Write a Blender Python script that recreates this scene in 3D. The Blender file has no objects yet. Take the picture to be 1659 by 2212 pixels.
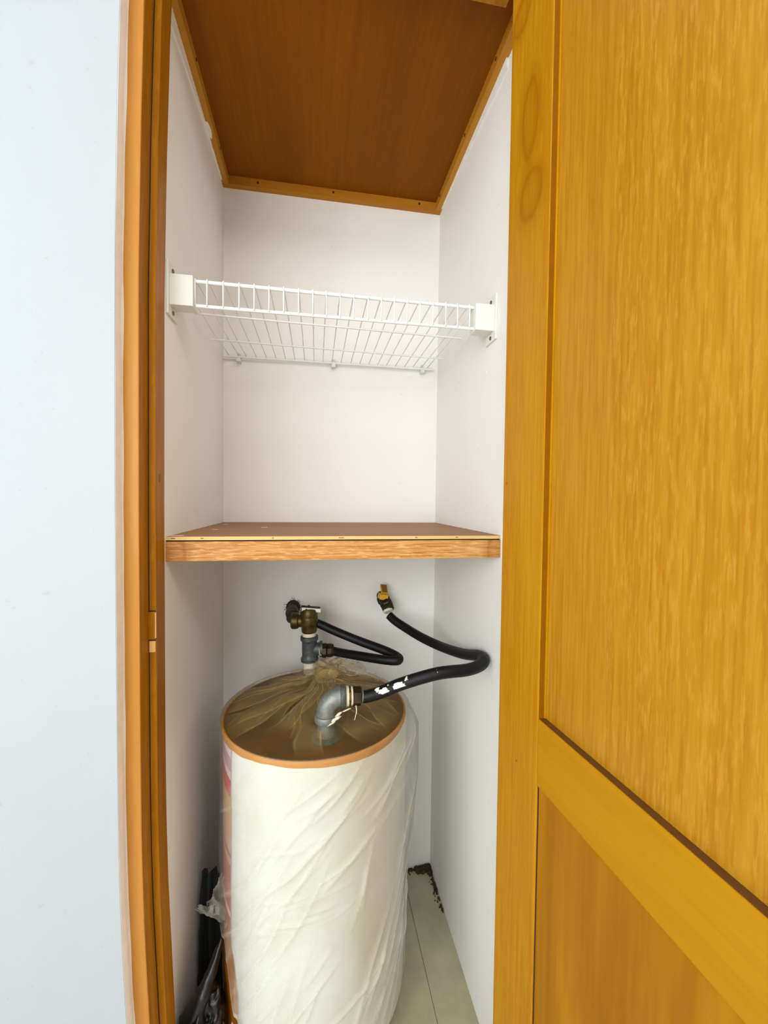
import bpy, bmesh, math, random
from mathutils import Vector, Matrix, noise
PI = math.pi
sc = bpy.context.scene
C = sc.collection

# ------------------------------------------------------------------ camera
F_PX, YAW, PITCH, ROLL = 888.2, 0.1641, -0.0303, 0.0112
CAM = Vector((0.2705, -1.2802, 1.2087))
fwd = Vector((math.sin(YAW)*math.cos(PITCH), math.cos(YAW)*math.cos(PITCH), math.sin(PITCH)))
rt = Vector((math.cos(YAW), -math.sin(YAW), 0)); up0 = rt.cross(fwd)
r_ = rt*math.cos(ROLL) + up0*math.sin(ROLL); u_ = -rt*math.sin(ROLL) + up0*math.cos(ROLL)
cd = bpy.data.cameras.new('camera'); cam = bpy.data.objects.new('camera', cd); C.objects.link(cam)
cd.sensor_fit = 'VERTICAL'; cd.sensor_height = 36; cd.lens = F_PX/2212*36; cd.clip_start = .01; cd.clip_end = 50
cam.matrix_world = Matrix(((r_.x,u_.x,-fwd.x,CAM.x),(r_.y,u_.y,-fwd.y,CAM.y),(r_.z,u_.z,-fwd.z,CAM.z),(0,0,0,1)))
sc.camera = cam

# ------------------------------------------------------------------ world, light, exposure
wd = bpy.data.worlds.new('sky'); sc.world = wd; wd.use_nodes = True
wd.node_tree.nodes['Background'].inputs[0].default_value = (.86, .93, 1, 1)
wd.node_tree.nodes['Background'].inputs[1].default_value = 1.0
def area(name, loc, target, sx, sy, power, col):
    l = bpy.data.lights.new(name, 'AREA'); l.shape = 'RECTANGLE'; l.size = sx; l.size_y = sy; l.energy = power; l.color = col
    o = bpy.data.objects.new(name, l); C.objects.link(o); o.location = loc
    o.rotation_euler = (Vector(target)-Vector(loc)).to_track_quat('-Z', 'Y').to_euler(); return o
area('window_daylight', (-.85, -3.13, 1.55), (.3, 0, 1.15), 1.6, 1.5, 46, (.95, .98, 1))
area('window_daylight_side', (-1.62, -2.15, 1.45), (.6, -.3, 1.0), 1.3, 1.5, 19, (.95, .98, 1))
area('overhead_fill_light', (.75, -2.0, 2.46), (.6, -1.8, 0), .9, .9, 20, (.97, .98, 1))  # unseen fill added to brighten the closet's left wall
sc.view_settings.view_transform = 'Standard'; sc.view_settings.look = 'None'
sc.view_settings.gamma = 1; sc.view_settings.exposure = 0.04; sc.view_settings.use_curve_mapping = False

# ------------------------------------------------------------------ helpers
def tag(o, label=None, cat=None, group=None, kind=None):
    if label: o['label'] = label
    if cat: o['category'] = cat
    if group: o['group'] = group
    if kind: o['kind'] = kind
    return o
def empty(name, loc=(0,0,0), rz=0):
    o = bpy.data.objects.new(name, None); C.objects.link(o); o.location = loc; o.rotation_euler = (0,0,rz)
    o.empty_display_size = .05; return o
def obj(name, bm, mat, parent=None, smooth=False, local=False, angle=None):
    """link a bmesh as one object; vertices are in world space unless local"""
    me = bpy.data.meshes.new(name)
    if parent is not None and not local:
        p = parent; off = Vector((0,0,0))
        while p is not None: off += p.location; p = p.parent
        bmesh.ops.translate(bm, verts=bm.verts, vec=-off)
    bmesh.ops.recalc_face_normals(bm, faces=bm.faces)
    bm.to_mesh(me); bm.free()
    me.materials.append(mat)
    if smooth:
        me.polygons.foreach_set('use_smooth', [True]*len(me.polygons))
        if angle: me.set_sharp_from_angle(angle=math.radians(angle))
    o = bpy.data.objects.new(name, me); C.objects.link(o); o.parent = parent
    return o
def box(bm, x0, x1, y0, y1, z0, z1, bev=0):
    r = bmesh.ops.create_cube(bm, size=1)
    bmesh.ops.scale(bm, vec=(x1-x0, y1-y0, z1-z0), verts=r['verts'])
    bmesh.ops.translate(bm, vec=((x0+x1)/2, (y0+y1)/2, (z0+z1)/2), verts=r['verts'])
    if bev:
        es = list({e for v in r['verts'] for e in v.link_edges})
        bmesh.ops.bevel(bm, geom=es, offset=bev, segments=2, affect='EDGES', profile=.6)
    return bm
def B(*a, **k): return box(bmesh.new(), *a, **k)
def struct(name, bm, mat, parent=None, **k):
    o = obj(name, bm, mat, parent, **k)
    if parent is None: o['kind'] = 'structure'
    return o
def frame_of(d):
    d = Vector(d).normalized(); a = Vector((0,0,1)) if abs(d.z) < .9 else Vector((0,1,0))
    x = a.cross(d).normalized(); return x, d.cross(x), d
def lathe(bm, org, axis, prof, n=32, rot=0, caps=True):
    """prof: list of (radius, distance along axis)"""
    x, y, d = frame_of(axis); org = Vector(org); rings = []
    for r, t in prof:
        rings.append([bm.verts.new(org + d*t + (x*math.cos(rot+2*PI*i/n) + y*math.sin(rot+2*PI*i/n))*max(r,1e-5)) for i in range(n)])
    for a, b in zip(rings, rings[1:]):
        for i in range(n): bm.faces.new((a[i], a[(i+1)%n], b[(i+1)%n], b[i]))
    if caps: bm.faces.new(rings[0][::-1]); bm.faces.new(rings[-1])
    return bm
def smooth_path(pts, sub=6):
    P = [Vector(p) for p in pts]; out = []
    for i in range(len(P)-1):
        p0 = P[max(i-1,0)]; p1 = P[i]; p2 = P[i+1]; p3 = P[min(i+2,len(P)-1)]
        for k in range(sub):
            t = k/sub
            out.append(.5*((2*p1) + (p2-p0)*t + (2*p0-5*p1+4*p2-p3)*t*t + (3*p1-p0-3*p2+p3)*t**3))
    out.append(P[-1]); return out
def sweep(bm, path, rad, n=16, caps=True, keep=None):
    path = [Vector(p) for p in path]; m = len(path)
    T = [(path[min(i+1,m-1)]-path[max(i-1,0)]).normalized() for i in range(m)]
    x, y, _ = frame_of(T[0]); rings = []
    for i in range(m):
        x = (x - T[i]*x.dot(T[i])).normalized(); y = T[i].cross(x)
        r = rad(i/(m-1)) if callable(rad) else rad
        rings.append([bm.verts.new(path[i] + (x*math.cos(2*PI*k/n)+y*math.sin(2*PI*k/n))*r) for k in range(n)])
    for i, (a, b) in enumerate(zip(rings, rings[1:])):
        for k in range(n):
            q = (a[k], a[(k+1)%n], b[(k+1)%n], b[k])
            if keep is None or keep(sum((v.co for v in q), Vector())/4, path[i], i/(m-1)): bm.faces.new(q)
    if caps and keep is None: bm.faces.new(rings[0][::-1]); bm.faces.new(rings[-1])
    if keep is not None:
        bmesh.ops.delete(bm, geom=[v for v in bm.verts if not v.link_faces], context='VERTS')
    return bm
def rod(bm, a, b, r, n=8): return lathe(bm, a, Vector(b)-Vector(a), [(r,0),(r,(Vector(b)-Vector(a)).length)], n)
def extrude_z(bm, poly, zs, shift=lambda z: 0, jitter=0):
    rings = [[bm.verts.new((x+shift(z), y, z)) for x, y in poly] for z in zs]
    n = len(poly)
    for a, b in zip(rings, rings[1:]):
        for i in range(n): bm.faces.new((a[i], a[(i+1)%n], b[(i+1)%n], b[i]))
    bm.faces.new(rings[0][::-1]); bm.faces.new(rings[-1]); return bm
def lerp_table(tab, z):
    if z <= tab[0][0]: return tab[0][1]
    for (a, va), (b, vb) in zip(tab, tab[1:]):
        if z <= b:
            t = (z-a)/(b-a); t = t*t*(3-2*t) if False else t
            return va + (vb-va)*t
    return tab[-1][1]

# ------------------------------------------------------------------ materials
def srgb(c):
    f = lambda v: (v/255/12.92 if v/255 <= .04045 else ((v/255+.055)/1.055)**2.4)
    return (f(c[0]), f(c[1]), f(c[2]), 1)
class M:
    def __init__(s, name):
        s.m = bpy.data.materials.new(name); s.m.use_nodes = True; s.t = s.m.node_tree; s.t.nodes.clear()
        s.out = s.n('ShaderNodeOutputMaterial'); s.b = s.n('ShaderNodeBsdfPrincipled'); s.l(s.b.outputs[0], s.out.inputs[0])
        s.tc = None
    def n(s, k, **kw):
        nd = s.t.nodes.new(k)
        for a, v in kw.items(): setattr(nd, a, v)
        return nd
    def l(s, a, b): s.t.links.new(a, b)
    def co(s, scale=(1,1,1), loc=(0,0,0), rot=(0,0,0)):
        if not s.tc: s.tc = s.n('ShaderNodeTexCoord')
        mp = s.n('ShaderNodeMapping'); mp.inputs['Scale'].default_value = scale; mp.inputs['Location'].default_value = loc
        mp.inputs['Rotation'].default_value = rot
        s.l(s.tc.outputs['Object'], mp.inputs[0]); return mp.outputs[0]
    def noise(s, vec, scale, detail=4, rough=.55, dist=0):
        nd = s.n('ShaderNodeTexNoise'); nd.inputs['Scale'].default_value = scale; nd.inputs['Detail'].default_value = detail
        nd.inputs['Roughness'].default_value = rough; nd.inputs['Distortion'].default_value = dist
        s.l(vec, nd.inputs['Vector']); return nd.outputs['Fac']
    def ramp(s, fac, stops):
        r = s.n('ShaderNodeValToRGB'); e = r.color_ramp.elements
        while len(e) < len(stops): e.new(.5)
        for el, (p, c) in zip(e, stops): el.position = p; el.color = c if len(c) == 4 else (*c, 1)
        s.l(fac, r.inputs[0]); return r.outputs[0]
    def g(s, fac, a, b): return s.ramp(fac, [(a, (0,0,0,1)), (b, (1,1,1,1))])
    def mix(s, fac, a, b, mode='MIX'):
        m = s.n('ShaderNodeMix', data_type='RGBA', blend_type=mode)
        for i, v in ((0, fac), (6, a), (7, b)):
            if hasattr(v, 'links'): s.l(v, m.inputs[i])
            else: m.inputs[i].default_value = v
        return m.outputs[2]
    def math(s, op, a, b=0.0):
        m = s.n('ShaderNodeMath', operation=op)
        for i, v in ((0, a), (1, b)):
            if hasattr(v, 'links'): s.l(v, m.inputs[i])
            else: m.inputs[i].default_value = v
        return m.outputs[0]
    def bump(s, h, strength=.2, dist=.001):
        b = s.n('ShaderNodeBump'); b.inputs['Strength'].default_value = strength; b.inputs['Distance'].default_value = dist
        s.l(h, b.inputs['Height']); s.l(b.outputs[0], s.b.inputs['Normal'])
    def set(s, **kw):
        for k, v in kw.items():
            i = s.b.inputs[k.replace('_', ' ')]
            if hasattr(v, 'links'): s.l(v, i)
            else: i.default_value = v
        return s
def plain(name, c, rough=.5, metal=0, var=.06, scale=40, bump=0, **kw):
    m = M(name); f = m.noise(m.co(), scale, 3)
    a = srgb(c); lo = tuple(v*(1-var) for v in a[:3])+(1,); hi = tuple(min(1, v*(1+var)) for v in a[:3])+(1,)
    m.set(Base_Color=m.ramp(f, [(.3, lo), (.7, hi)]), Roughness=rough, Metallic=metal, **kw)
    if bump: m.bump(f, bump)
    return m.m
def paint_wall(name, c, rough=.6):
    m = M(name); big = m.noise(m.co((1,1,.5)), 3, 3); fine = m.noise(m.co((1,1,.35)), 60, 4)
    a = srgb(c); b_ = tuple(v*.95 for v in a[:3])+(1,)
    speck = m.g(m.noise(m.co(), 95, 1), .765, .79)
    col = m.mix(m.g(big, .3, .7), b_, a)
    m.set(Base_Color=m.mix(m.math('MULTIPLY', speck, .25), col, srgb((150,140,128))), Roughness=rough)
    m.bump(fine, .12, .0015); return m.m
def wood(name, base, dark, light, axis='z', fine=120, rough=.32, coat=.35, fleck=.0, broad=5, knots=(), seed=0, contrast=.5, split=None, flame=0):
    """varnished timber; knots are ellipses (a, b, ra, rb) in the local face plane given by the two axes across and along"""
    m = M(name); st = {'z': (1,1,.035), 'x': (.035,1,1), 'y': (1,.035,1)}[axis]; st2 = {'z': (1,1,.10), 'x': (.10,1,1), 'y': (1,.10,1)}[axis]
    st3 = {'z': (1,1,.13), 'x': (.13,1,1), 'y': (1,.13,1)}[axis]
    L = (seed*1.7, seed*.9, seed*2.3)
    n1 = m.noise(m.co(st, L), fine, 5, .6); n2 = m.noise(m.co(st2, L), broad, 3, .55, .6); n3 = m.noise(m.co(st3, L), fine*1.3, 3, .6, .15)
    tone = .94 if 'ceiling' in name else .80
    B_, D, Lt = [tuple(c*tone for c in srgb(q)[:3])+(1,) for q in (base, dark, light)]
    col = m.mix(m.g(n2, .32, .68), D, Lt); col = m.mix(.55, col, B_)
    col = m.mix(m.math('MULTIPLY', m.math('SUBTRACT', 1.0, m.g(n1, .35, .62)), contrast), col, D)
    if flame:
        n4 = m.noise(m.co(st2, (L[0]+.06, 0, .1)), 9, 2, .4, 1.6); col = m.mix(m.math('MULTIPLY', m.g(n4, .46, .54), flame), col, D)
    if fleck:
        fk = m.math('MULTIPLY', m.g(n3, .50, .66), fleck)
        if split:
            sx = m.n('ShaderNodeSeparateXYZ'); m.l(m.tc.outputs['Object'], sx.inputs[0])
            fk = m.math('MULTIPLY', fk, m.math('ADD', .35, m.math('MULTIPLY', m.math('GREATER_THAN', sx.outputs['X'], split), .65)))
        col = m.mix(fk, col, Lt)
    for (ax, a0, b0, ra, rb) in knots:
        sx = m.n('ShaderNodeSeparateXYZ'); m.l(m.tc.outputs['Object'], sx.inputs[0])
        u = m.math('DIVIDE', m.math('SUBTRACT', sx.outputs[ax[0]], a0), ra); v = m.math('DIVIDE', m.math('SUBTRACT', sx.outputs[ax[1]], b0), rb)
        d = m.math('SQRT', m.math('ADD', m.math('MULTIPLY', u, u), m.math('MULTIPLY', v, v)))
        d = m.math('ADD', d, m.math('MULTIPLY', m.math('SUBTRACT', n2, .5), 1.4))
        ring = m.ramp(m.math('ADD', m.math('MULTIPLY', d, .62), m.math('MULTIPLY', v, .10)), [(0, (.25,.25,.25,1)), (.40, (.42,.42,.42,1)), (.56, (.75,.75,.75,1)), (.66, (.30,.30,.30,1)), (1, (0,0,0,1))])
        col = m.mix(m.math('MULTIPLY', ring, .85), col, srgb((150,84,1)))
    m.set(Base_Color=col, Roughness=rough, Coat_Weight=coat, Coat_Roughness=.25, Specular_IOR_Level=.12)
    m.bump(n1, .10, .0008); return m.m

W_ROOM = paint_wall('room_wall_paint', (171,177,181))
W_SIDE = paint_wall('far_wall_paint', (238,238,235))
W_IN = paint_wall('closet_wall_paint', (242,240,234))
W_CEIL = plain('room_ceiling_paint', (240,240,238), .7, var=.01)
CAULK = plain('caulk', (232,232,226), .55, var=.04, scale=60)
PLASTER = plain('plaster_reveal', (245,244,241), .7, var=.05, scale=30, bump=.2)
DOOR_A = wood('door_stile_wood', (206,142,10), (182,110,2), (218,162,30), 'z', 150, .45, .05, .3, 7, seed=1,
              knots=((('X','Z'), .062, 1.83, .022, .060), (('X','Z'), .068, 1.70, .030, .04), (('X','Z'), .030, 2.02, .03, .03)))
DOOR_P = wood('door_panel_wood', (198,136,10), (174,104,1), (212,160,54), 'z', 210, .42, .06, .6, 5, seed=3, split=.235)
DOOR_R = wood('door_rail_wood', (204,144,4), (186,118,1), (216,158,10), 'x', 110, .45, .05, .15, 7, seed=5, contrast=.3)
DOOR_L = wood('door_lower_wood', (200,136,6), (150,88,1), (212,148,10), 'z', 60, .45, .05, .1, 14, seed=7, contrast=.3, flame=.35)
JAMB = wood('jamb_wood', (184,118,4), (152,90,1), (208,144,24), 'z', 110, .45, .1, .3, 8, seed=9)
CASE = wood('casing_wood', (204,140,58), (186,116,38), (216,156,76), 'z', 90, .5, .15, .2, 6, seed=11, contrast=.25)
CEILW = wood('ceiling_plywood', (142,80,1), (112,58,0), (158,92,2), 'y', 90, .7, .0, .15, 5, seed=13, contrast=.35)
TRIMX = wood('ceiling_batten_x', (196,132,36), (164,100,20), (212,150,58), 'x', 90, .5, .15, .2, 9, seed=15, contrast=.3)
TRIMY = wood('ceiling_batten_y', (196,136,36), (164,104,20), (212,152,58), 'y', 90, .5, .15, .2, 9, seed=17, contrast=.3)
SHELFW = wood('shelf_plywood_top', (176,126,88), (156,106,70), (190,142,104), 'x', 90, .55, .05, .2, 6, seed=19, contrast=.25)
BATTEN = wood('shelf_batten', (224,168,96), (168,98,30), (240,192,124), 'x', 260, .5, .1, .7, 8, seed=21, contrast=.8, knots=((('X','Z'), -.322, .02, .030, .07), (('X','Z'), .322, .02, .030, .07)))
PLY = wood('plywood_edge', (236,204,132), (196,144,68), (250,224,164), 'x', 30, .7, 0, .3, 12, seed=23, contrast=.2)
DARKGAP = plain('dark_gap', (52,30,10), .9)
WIRE = plain('white_coated_wire', (236,238,236), .35, var=.02)
PLASTIC = plain('white_bracket_plastic', (226,227,218), .4, var=.02)
SCREW = plain('screw_metal', (120,112,102), .35, .9)
PUTTY = plain('wood_putty', (130,92,30), .7, var=.2)
PALEW = plain('bare_pale_wood', (226,176,110), .6, var=.08)
WPAINT = plain('white_paint_smear', (236,230,218), .6)
GALV = plain('galvanised_steel', (124,128,122), .5, .55, var=.22, scale=90, bump=.15)
GALVD = plain('dull_galvanised_steel', (84,90,86), .5, .5, var=.3, scale=110, bump=.2)
BRASS = plain('tarnished_brass', (84,72,34), .42, .65, var=.35, scale=70, bump=.15)
BRASSD = plain('dark_brass', (54,42,26), .45, .6, var=.35, scale=90, bump=.15)
IRON = plain('rusty_dark_iron', (60,44,38), .6, .4, var=.4, scale=120, bump=.3)
TAPE = plain('white_thread_tape', (222,214,190), .7, var=.06)
RUBBER = plain('black_rubber_hose', (7,8,9), .5, var=.1, Specular_IOR_Level=.3)
YEL = plain('yellow_lever_paint', (214,160,10), .4, var=.1)
CAP = None
JACKET = M('white_foam_jacket')
_f = JACKET.noise(JACKET.co((1,1,.6)), 9, 4)
JACKET.set(Base_Color=JACKET.ramp(_f, [(.3, srgb((212,214,196))), (.6, srgb((225,227,220)))]), Roughness=.38, Coat_Weight=.3, Coat_Roughness=.3)
JACKET.bump(JACKET.noise(JACKET.co((1,1,.3), rot=(0,.5,0)), 22, 4), .35, .004); JACKET = JACKET.m
TANK = plain('tank_brown_enamel', (184,108,8), .32, var=.12, scale=8)
CAPM = plain('tank_cap_brown', (92,58,2), .6, var=.25, scale=14)
RIM = plain('tank_cap_rim_orange', (196,128,3), .55, var=.12, scale=20, Specular_IOR_Level=.15)
FLOORC = plain('closet_floor_tile', (172,166,136), .5, var=.12, scale=14, bump=.05)
FLOORR = plain('room_floor', (214,210,198), .45, var=.06, scale=8)
GROUT = plain('grout', (112,100,66), .9)
DIRT = plain('dirt', (58,44,30), .95, var=.4)
BAG = plain('black_bag_plastic', (10,10,9), .34, var=.2)
GREEN = plain('green_print', (40,120,60), .4, var=.2)
ALU = plain('window_frame_paint', (235,235,235), .4)
# energy label: bands of colour following the height, slightly curved
lm = M('label_print'); sx = lm.n('ShaderNodeSeparateXYZ'); lm.co(); lm.l(lm.tc.outputs['Object'], sx.inputs[0])
hh = lm.math('ADD', sx.outputs['Z'], lm.math('MULTIPLY', lm.math('MULTIPLY', sx.outputs['X'], sx.outputs['X']), 1.6))
hh = lm.math('ADD', hh, lm.math('MULTIPLY', sx.outputs['Y'], -.55))
q = lm.math('DIVIDE', lm.math('SUBTRACT', hh, .41), .42)
rp = lm.n('ShaderNodeValToRGB'); rp.color_ramp.interpolation = 'CONSTANT'; e = rp.color_ramp.elements
st = [(0,(196,110,96)),(.10,(232,214,198)),(.13,(200,118,104)),(.36,(216,170,150)),(.40,(150,120,100)),(.42,(214,172,140)),(.62,(208,182,98)),(.70,(212,40,62)),(.79,(228,210,216)),(.83,(198,150,168)),(.90,(226,214,214)),(.95,(190,140,160))]
while len(e) < len(st): e.new(.5)
for el, (p_, c_) in zip(e, st): el.position = p_; el.color = srgb(c_)
lm.l(q, rp.inputs[0]); lm.set(Base_Color=rp.outputs[0], Roughness=.4); LABEL = lm.m
# clear wrinkled film: opacity follows how many layers are folded together (mesh attribute 'fold')
def film(name, lo, hi, tint=(236,232,220), gloss=.6):
    m = M(name); at = m.n('ShaderNodeAttribute', attribute_name='fold')
    nz = m.noise(m.co(), 60, 4)
    f = m.math('ADD', at.outputs['Fac'], m.math('MULTIPLY', m.math('SUBTRACT', nz, .5), .25))
    mr = m.n('ShaderNodeMapRange'); m.l(f, mr.inputs[0]); mr.inputs['To Min'].default_value = lo; mr.inputs['To Max'].default_value = hi
    tr = m.n('ShaderNodeBsdfTransparent'); tl = m.n('ShaderNodeBsdfTranslucent'); tl.inputs[0].default_value = srgb(tint)
    m.set(Base_Color=srgb(tint), Roughness=.25, Specular_IOR_Level=.35)
    mx = m.n('ShaderNodeMixShader'); mx.inputs[0].default_value = .2; m.l(m.b.outputs[0], mx.inputs[1]); m.l(tl.outputs[0], mx.inputs[2])
    m2 = m.n('ShaderNodeMixShader'); m.l(mr.outputs[0], m2.inputs[0]); m.l(tr.outputs[0], m2.inputs[1]); m.l(mx.outputs[0], m2.inputs[2])
    gl = m.n('ShaderNodeBsdfGlossy'); gl.inputs['Roughness'].default_value = .18; m3 = m.n('ShaderNodeMixShader'); 
    lw = m.n('ShaderNodeFresnel'); lw.inputs['IOR'].default_value = 1.35
    m.l(m.math('MULTIPLY', lw.outputs[0], gloss), m3.inputs[0]); m.l(m2.outputs[0], m3.inputs[1]); m.l(gl.outputs[0], m3.inputs[2])
    m.l(m3.outputs[0], m.out.inputs[0]); return m.m
FILM_T = film('clear_film_top', .06, .62, (206,178,112), .35); FILM_S = film('clear_film_side', .10, .55, (240,240,224), .55)

# ------------------------------------------------------------------ setting: closet shell and room
D0 = -.482                                    # inner side of the door frame
bow_tab = [(-.05,.026),(.0,.024),(.15,.018),(.32,.011),(.49,.004),(.62,.001),(.77,0),(1.19,0),(1.56,.002),(1.8,.007),(2.0,.013),(2.2,.022),(2.5,.03)]
bow = lambda z: lerp_table(bow_tab, z)         # the old left frame is not quite straight
zs = [i*.1 for i in range(0, 26)]
struct('wall_back', B(-.1, .75, 0, .1, -.02, 2.35), W_IN)
bm = bmesh.new(); extrude_z(bm, [(0,D0),(0,0),(-.1,0),(-.1,D0)], [0, 2.35]); struct('wall_left', bm, W_IN)
struct('wall_right', B(.65, .75, -.55, 0, -.02, 2.35), W_IN)
bm = bmesh.new(); extrude_z(bm, [(-.0365,-.585),(-.0365,-.49),(-1.7,-.49),(-1.7,-.585)], zs, lambda z: bow(z)*1.1 if True else 0)
for v in bm.verts:
    if v.co.x < -1: v.co.x = -1.7
    else: v.co.x += noise.noise(Vector((0, 0, v.co.z*3)))*.0015
wf = struct('wall_front', bm, W_ROOM)
bm = bmesh.new(); extrude_z(bm, [(-.0360,-.584),(-.0360,-.545),(-.0372,-.545),(-.0372,-.584)], zs, lambda z: bow(z)*1.1)
obj('plaster_edge', bm, PLASTER, wf)
bm = bmesh.new(); zz = [i*.02 for i in range(0, 108)]
rings = []
for z in zz:
    w = .0022 + .0018*noise.noise(Vector((3, 1, z*9)))
    s = bow(z)*1.1; rings.append([bm.verts.new((-.0365+s, -.5575, z)), bm.verts.new((-.0365+s, -.562-w, z)), bm.verts.new((-.0355+s+w, -.5575, z))])
for a, b in zip(rings, rings[1:]):
    for i in range(3): bm.faces.new((a[i], a[(i+1)%3], b[(i+1)%3], b[i]))
obj('caulk_bead', bm, CAULK, wf)
struct('wall_front_right', B(.695, 1.9, -.585, -.49, 0, 2.5), W_ROOM)
struct('wall_header', B(-.04, .695, -.585, -.40, 2.2, 2.5), W_ROOM)
bm = bmesh.new()
for a in ((-3.2,-2.85,0,2.5),(-1.45,-.49,0,2.5),(-2.85,-1.45,0,.65),(-2.85,-1.45,2.25,2.5)): box(bm, -1.8, -1.7, a[0], a[1], a[2], a[3])
struct('wall_west', bm, W_SIDE)
w2 = empty('window_2', (-1.75,-2.15,.65)); w2['kind'] = 'structure'
bm = bmesh.new()
for a in ((-2.85,-2.80,.65,2.25),(-1.5,-1.45,.65,2.25),(-2.85,-1.45,.65,.70),(-2.85,-1.45,2.2,2.25),(-2.17,-2.13,.7,2.2)): box(bm, -1.77, -1.73, a[0], a[1], a[2], a[3])
obj('window_frame', bm, ALU, w2)
struct('wall_east', B(1.9, 2.0, -3.2, -.49, 0, 2.5), W_SIDE)
bm = bmesh.new()
for a in ((-1.8,-1.68,0,2.5),(-.02,2.0,0,2.5),(-1.68,-.02,0,.7),(-1.68,-.02,2.3,2.5)): box(bm, a[0], a[1], -3.3, -3.2, a[2], a[3])
struct('wall_rear', bm, W_SIDE)
wn = empty('window_1', (-.85,-3.2,.7)); wn['kind'] = 'structure'
bm = bmesh.new()
for a in ((-1.68,-1.63,.7,2.3),(-.07,-.02,.7,2.3),(-1.68,-.02,.7,.75),(-1.68,-.02,2.25,2.3),(-.87,-.83,.75,2.25)): box(bm, a[0], a[1], -3.26, -3.22, a[2], a[3])
obj('window_frame', bm, ALU, wn)
struct('ceiling', B(-1.8, 2.0, -3.3, -.49, 2.5, 2.6), W_CEIL)
fl = struct('floor', B(-1.8, 2.0, -3.3, -.49, -.1, -.002), FLOORR)
cf = struct('floor_closet', B(-.02, .67, -.55, .02, -.1, -.004), GROUT)
tile_me = None
for (x0, x1) in ((-.045,.2537),(.2547,.5547),(.5557,.8555)):
    for (y0, y1) in ((-.56,.0),):
        xa, xb = max(x0, 0), min(x1, .65)
        obj('tile', B(xa, xb, max(y0,-.555), y1, -.004, 0, bev=.0006), FLOORC, cf)
# crumbs of plaster in the back right corner
random.seed(4); bm = bmesh.new()
for i in range(260):
    t = random.random()
    if t < .6: p = Vector((random.uniform(.54,.648), -abs(random.gauss(0,.010))-.002, 0))
    else: p = Vector((.648-abs(random.gauss(0,.006)), -random.random()**1.6*.16, 0))
    s = random.uniform(.0015,.0065)*(1.3 if p.x > .6 and p.y > -.03 else .6)
    r = bmesh.ops.create_icosphere(bm, subdivisions=1, radius=s)
    bmesh.ops.scale(bm, vec=(random.uniform(.6,1.5), random.uniform(.6,1.4), random.uniform(.5,1.6)), verts=r['verts'])
    p.x = min(p.x, .649-s); p.y = min(p.y, -s)
    bmesh.ops.translate(bm, vec=p+Vector((0,0,s*.5)), verts=r['verts'])
tag(obj('dirt', bm, DIRT), 'dark crumbs of dirt in the far right floor corner behind the tank', 'dirt', kind='stuff')

# ------------------------------------------------------------------ ceiling of the closet
cp = empty('ceiling_panel', (.325,-.27,2.131)); cp['kind'] = 'structure'
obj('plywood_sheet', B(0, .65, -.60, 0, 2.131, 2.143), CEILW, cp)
def ragged_trim(name, x0, x1, y0, y1, mat, wall):
    """batten with a slightly uneven painted edge against the wall"""
    bm = B(x0, x1, y0, y1, 2.107, 2.131)
    bmesh.ops.subdivide_edges(bm, edges=bm.edges, cuts=0)
    return struct(name, bm, mat)
t1 = ragged_trim('trim_1', .0, .65, -.018, 0, TRIMX, 'b')
t2 = ragged_trim('trim_2', 0, .018, -.55, -.018, TRIMY, 'l')
t3 = ragged_trim('trim_3', .632, .65, -.55, -.018, TRIMY, 'r')
def nail(par, p, ax, r=.0032):
    bm = bmesh.new(); lathe(bm, p, ax, [(r,0),(r,.0012),(r*.4,.0016)], 10); o = obj('nail', bm, IRON, par); return o
for x, z in ((.099,2.120),(.316,2.121),(.579,2.121)): nail(t1, (x,-.018,z), (0,-1,0))
for y in (-.12,-.34): nail(t2, (.018,y,2.122), (1,0,0))
for y in (-.06,-.27,-.45): nail(t3, (.632,y,2.122), (-1,0,0))
bm = bmesh.new(); random.seed(2)
pr = [(-.19+.022*math.cos(a)*(.8+.4*random.random()), .006+.006*math.sin(a)) for a in [i*PI/6 for i in range(12)]]
vs = [bm.verts.new((x, y, 2.1062)) for y, x in pr]; bm.faces.new(vs)
g_ = bmesh.ops.extrude_face_region(bm, geom=bm.faces[:]); bmesh.ops.translate(bm, vec=(0,0,.0012), verts=[v for v in g_['geom'] if isinstance(v, bmesh.types.BMVert)])
obj('paint_smear', bm, WPAINT, t2)
# white filler along the tops of both side walls, peeling away from the wall
for nm, xs, sg in (('trim_4', 0, 1), ('trim_5', .65, -1)):
    bm = bmesh.new(); rows = []
    for i in range(41):
        y = -.47 + i*.011; d = max(0, (.30 if sg > 0 else .33)-(y+.47))/.30*(.030 if sg > 0 else .018) + .002
        d += .0025*noise.noise(Vector((sg*4, y*40, 0)))
        rows.append([bm.verts.new((xs, y, 2.108)), bm.verts.new((xs+sg*.0045, y, 2.108)), bm.verts.new((xs+sg*.0030, y, 2.108-max(d,.001))), bm.verts.new((xs, y, 2.108-max(d,.001)))])
    for a, b in zip(rows, rows[1:]):
        for k in range(4): bm.faces.new((a[k], a[(k+1)%4], b[(k+1)%4], b[k]))
    bm.faces.new(rows[0]); bm.faces.new(rows[-1][::-1])
    struct(nm, bm, CAULK)

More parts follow.
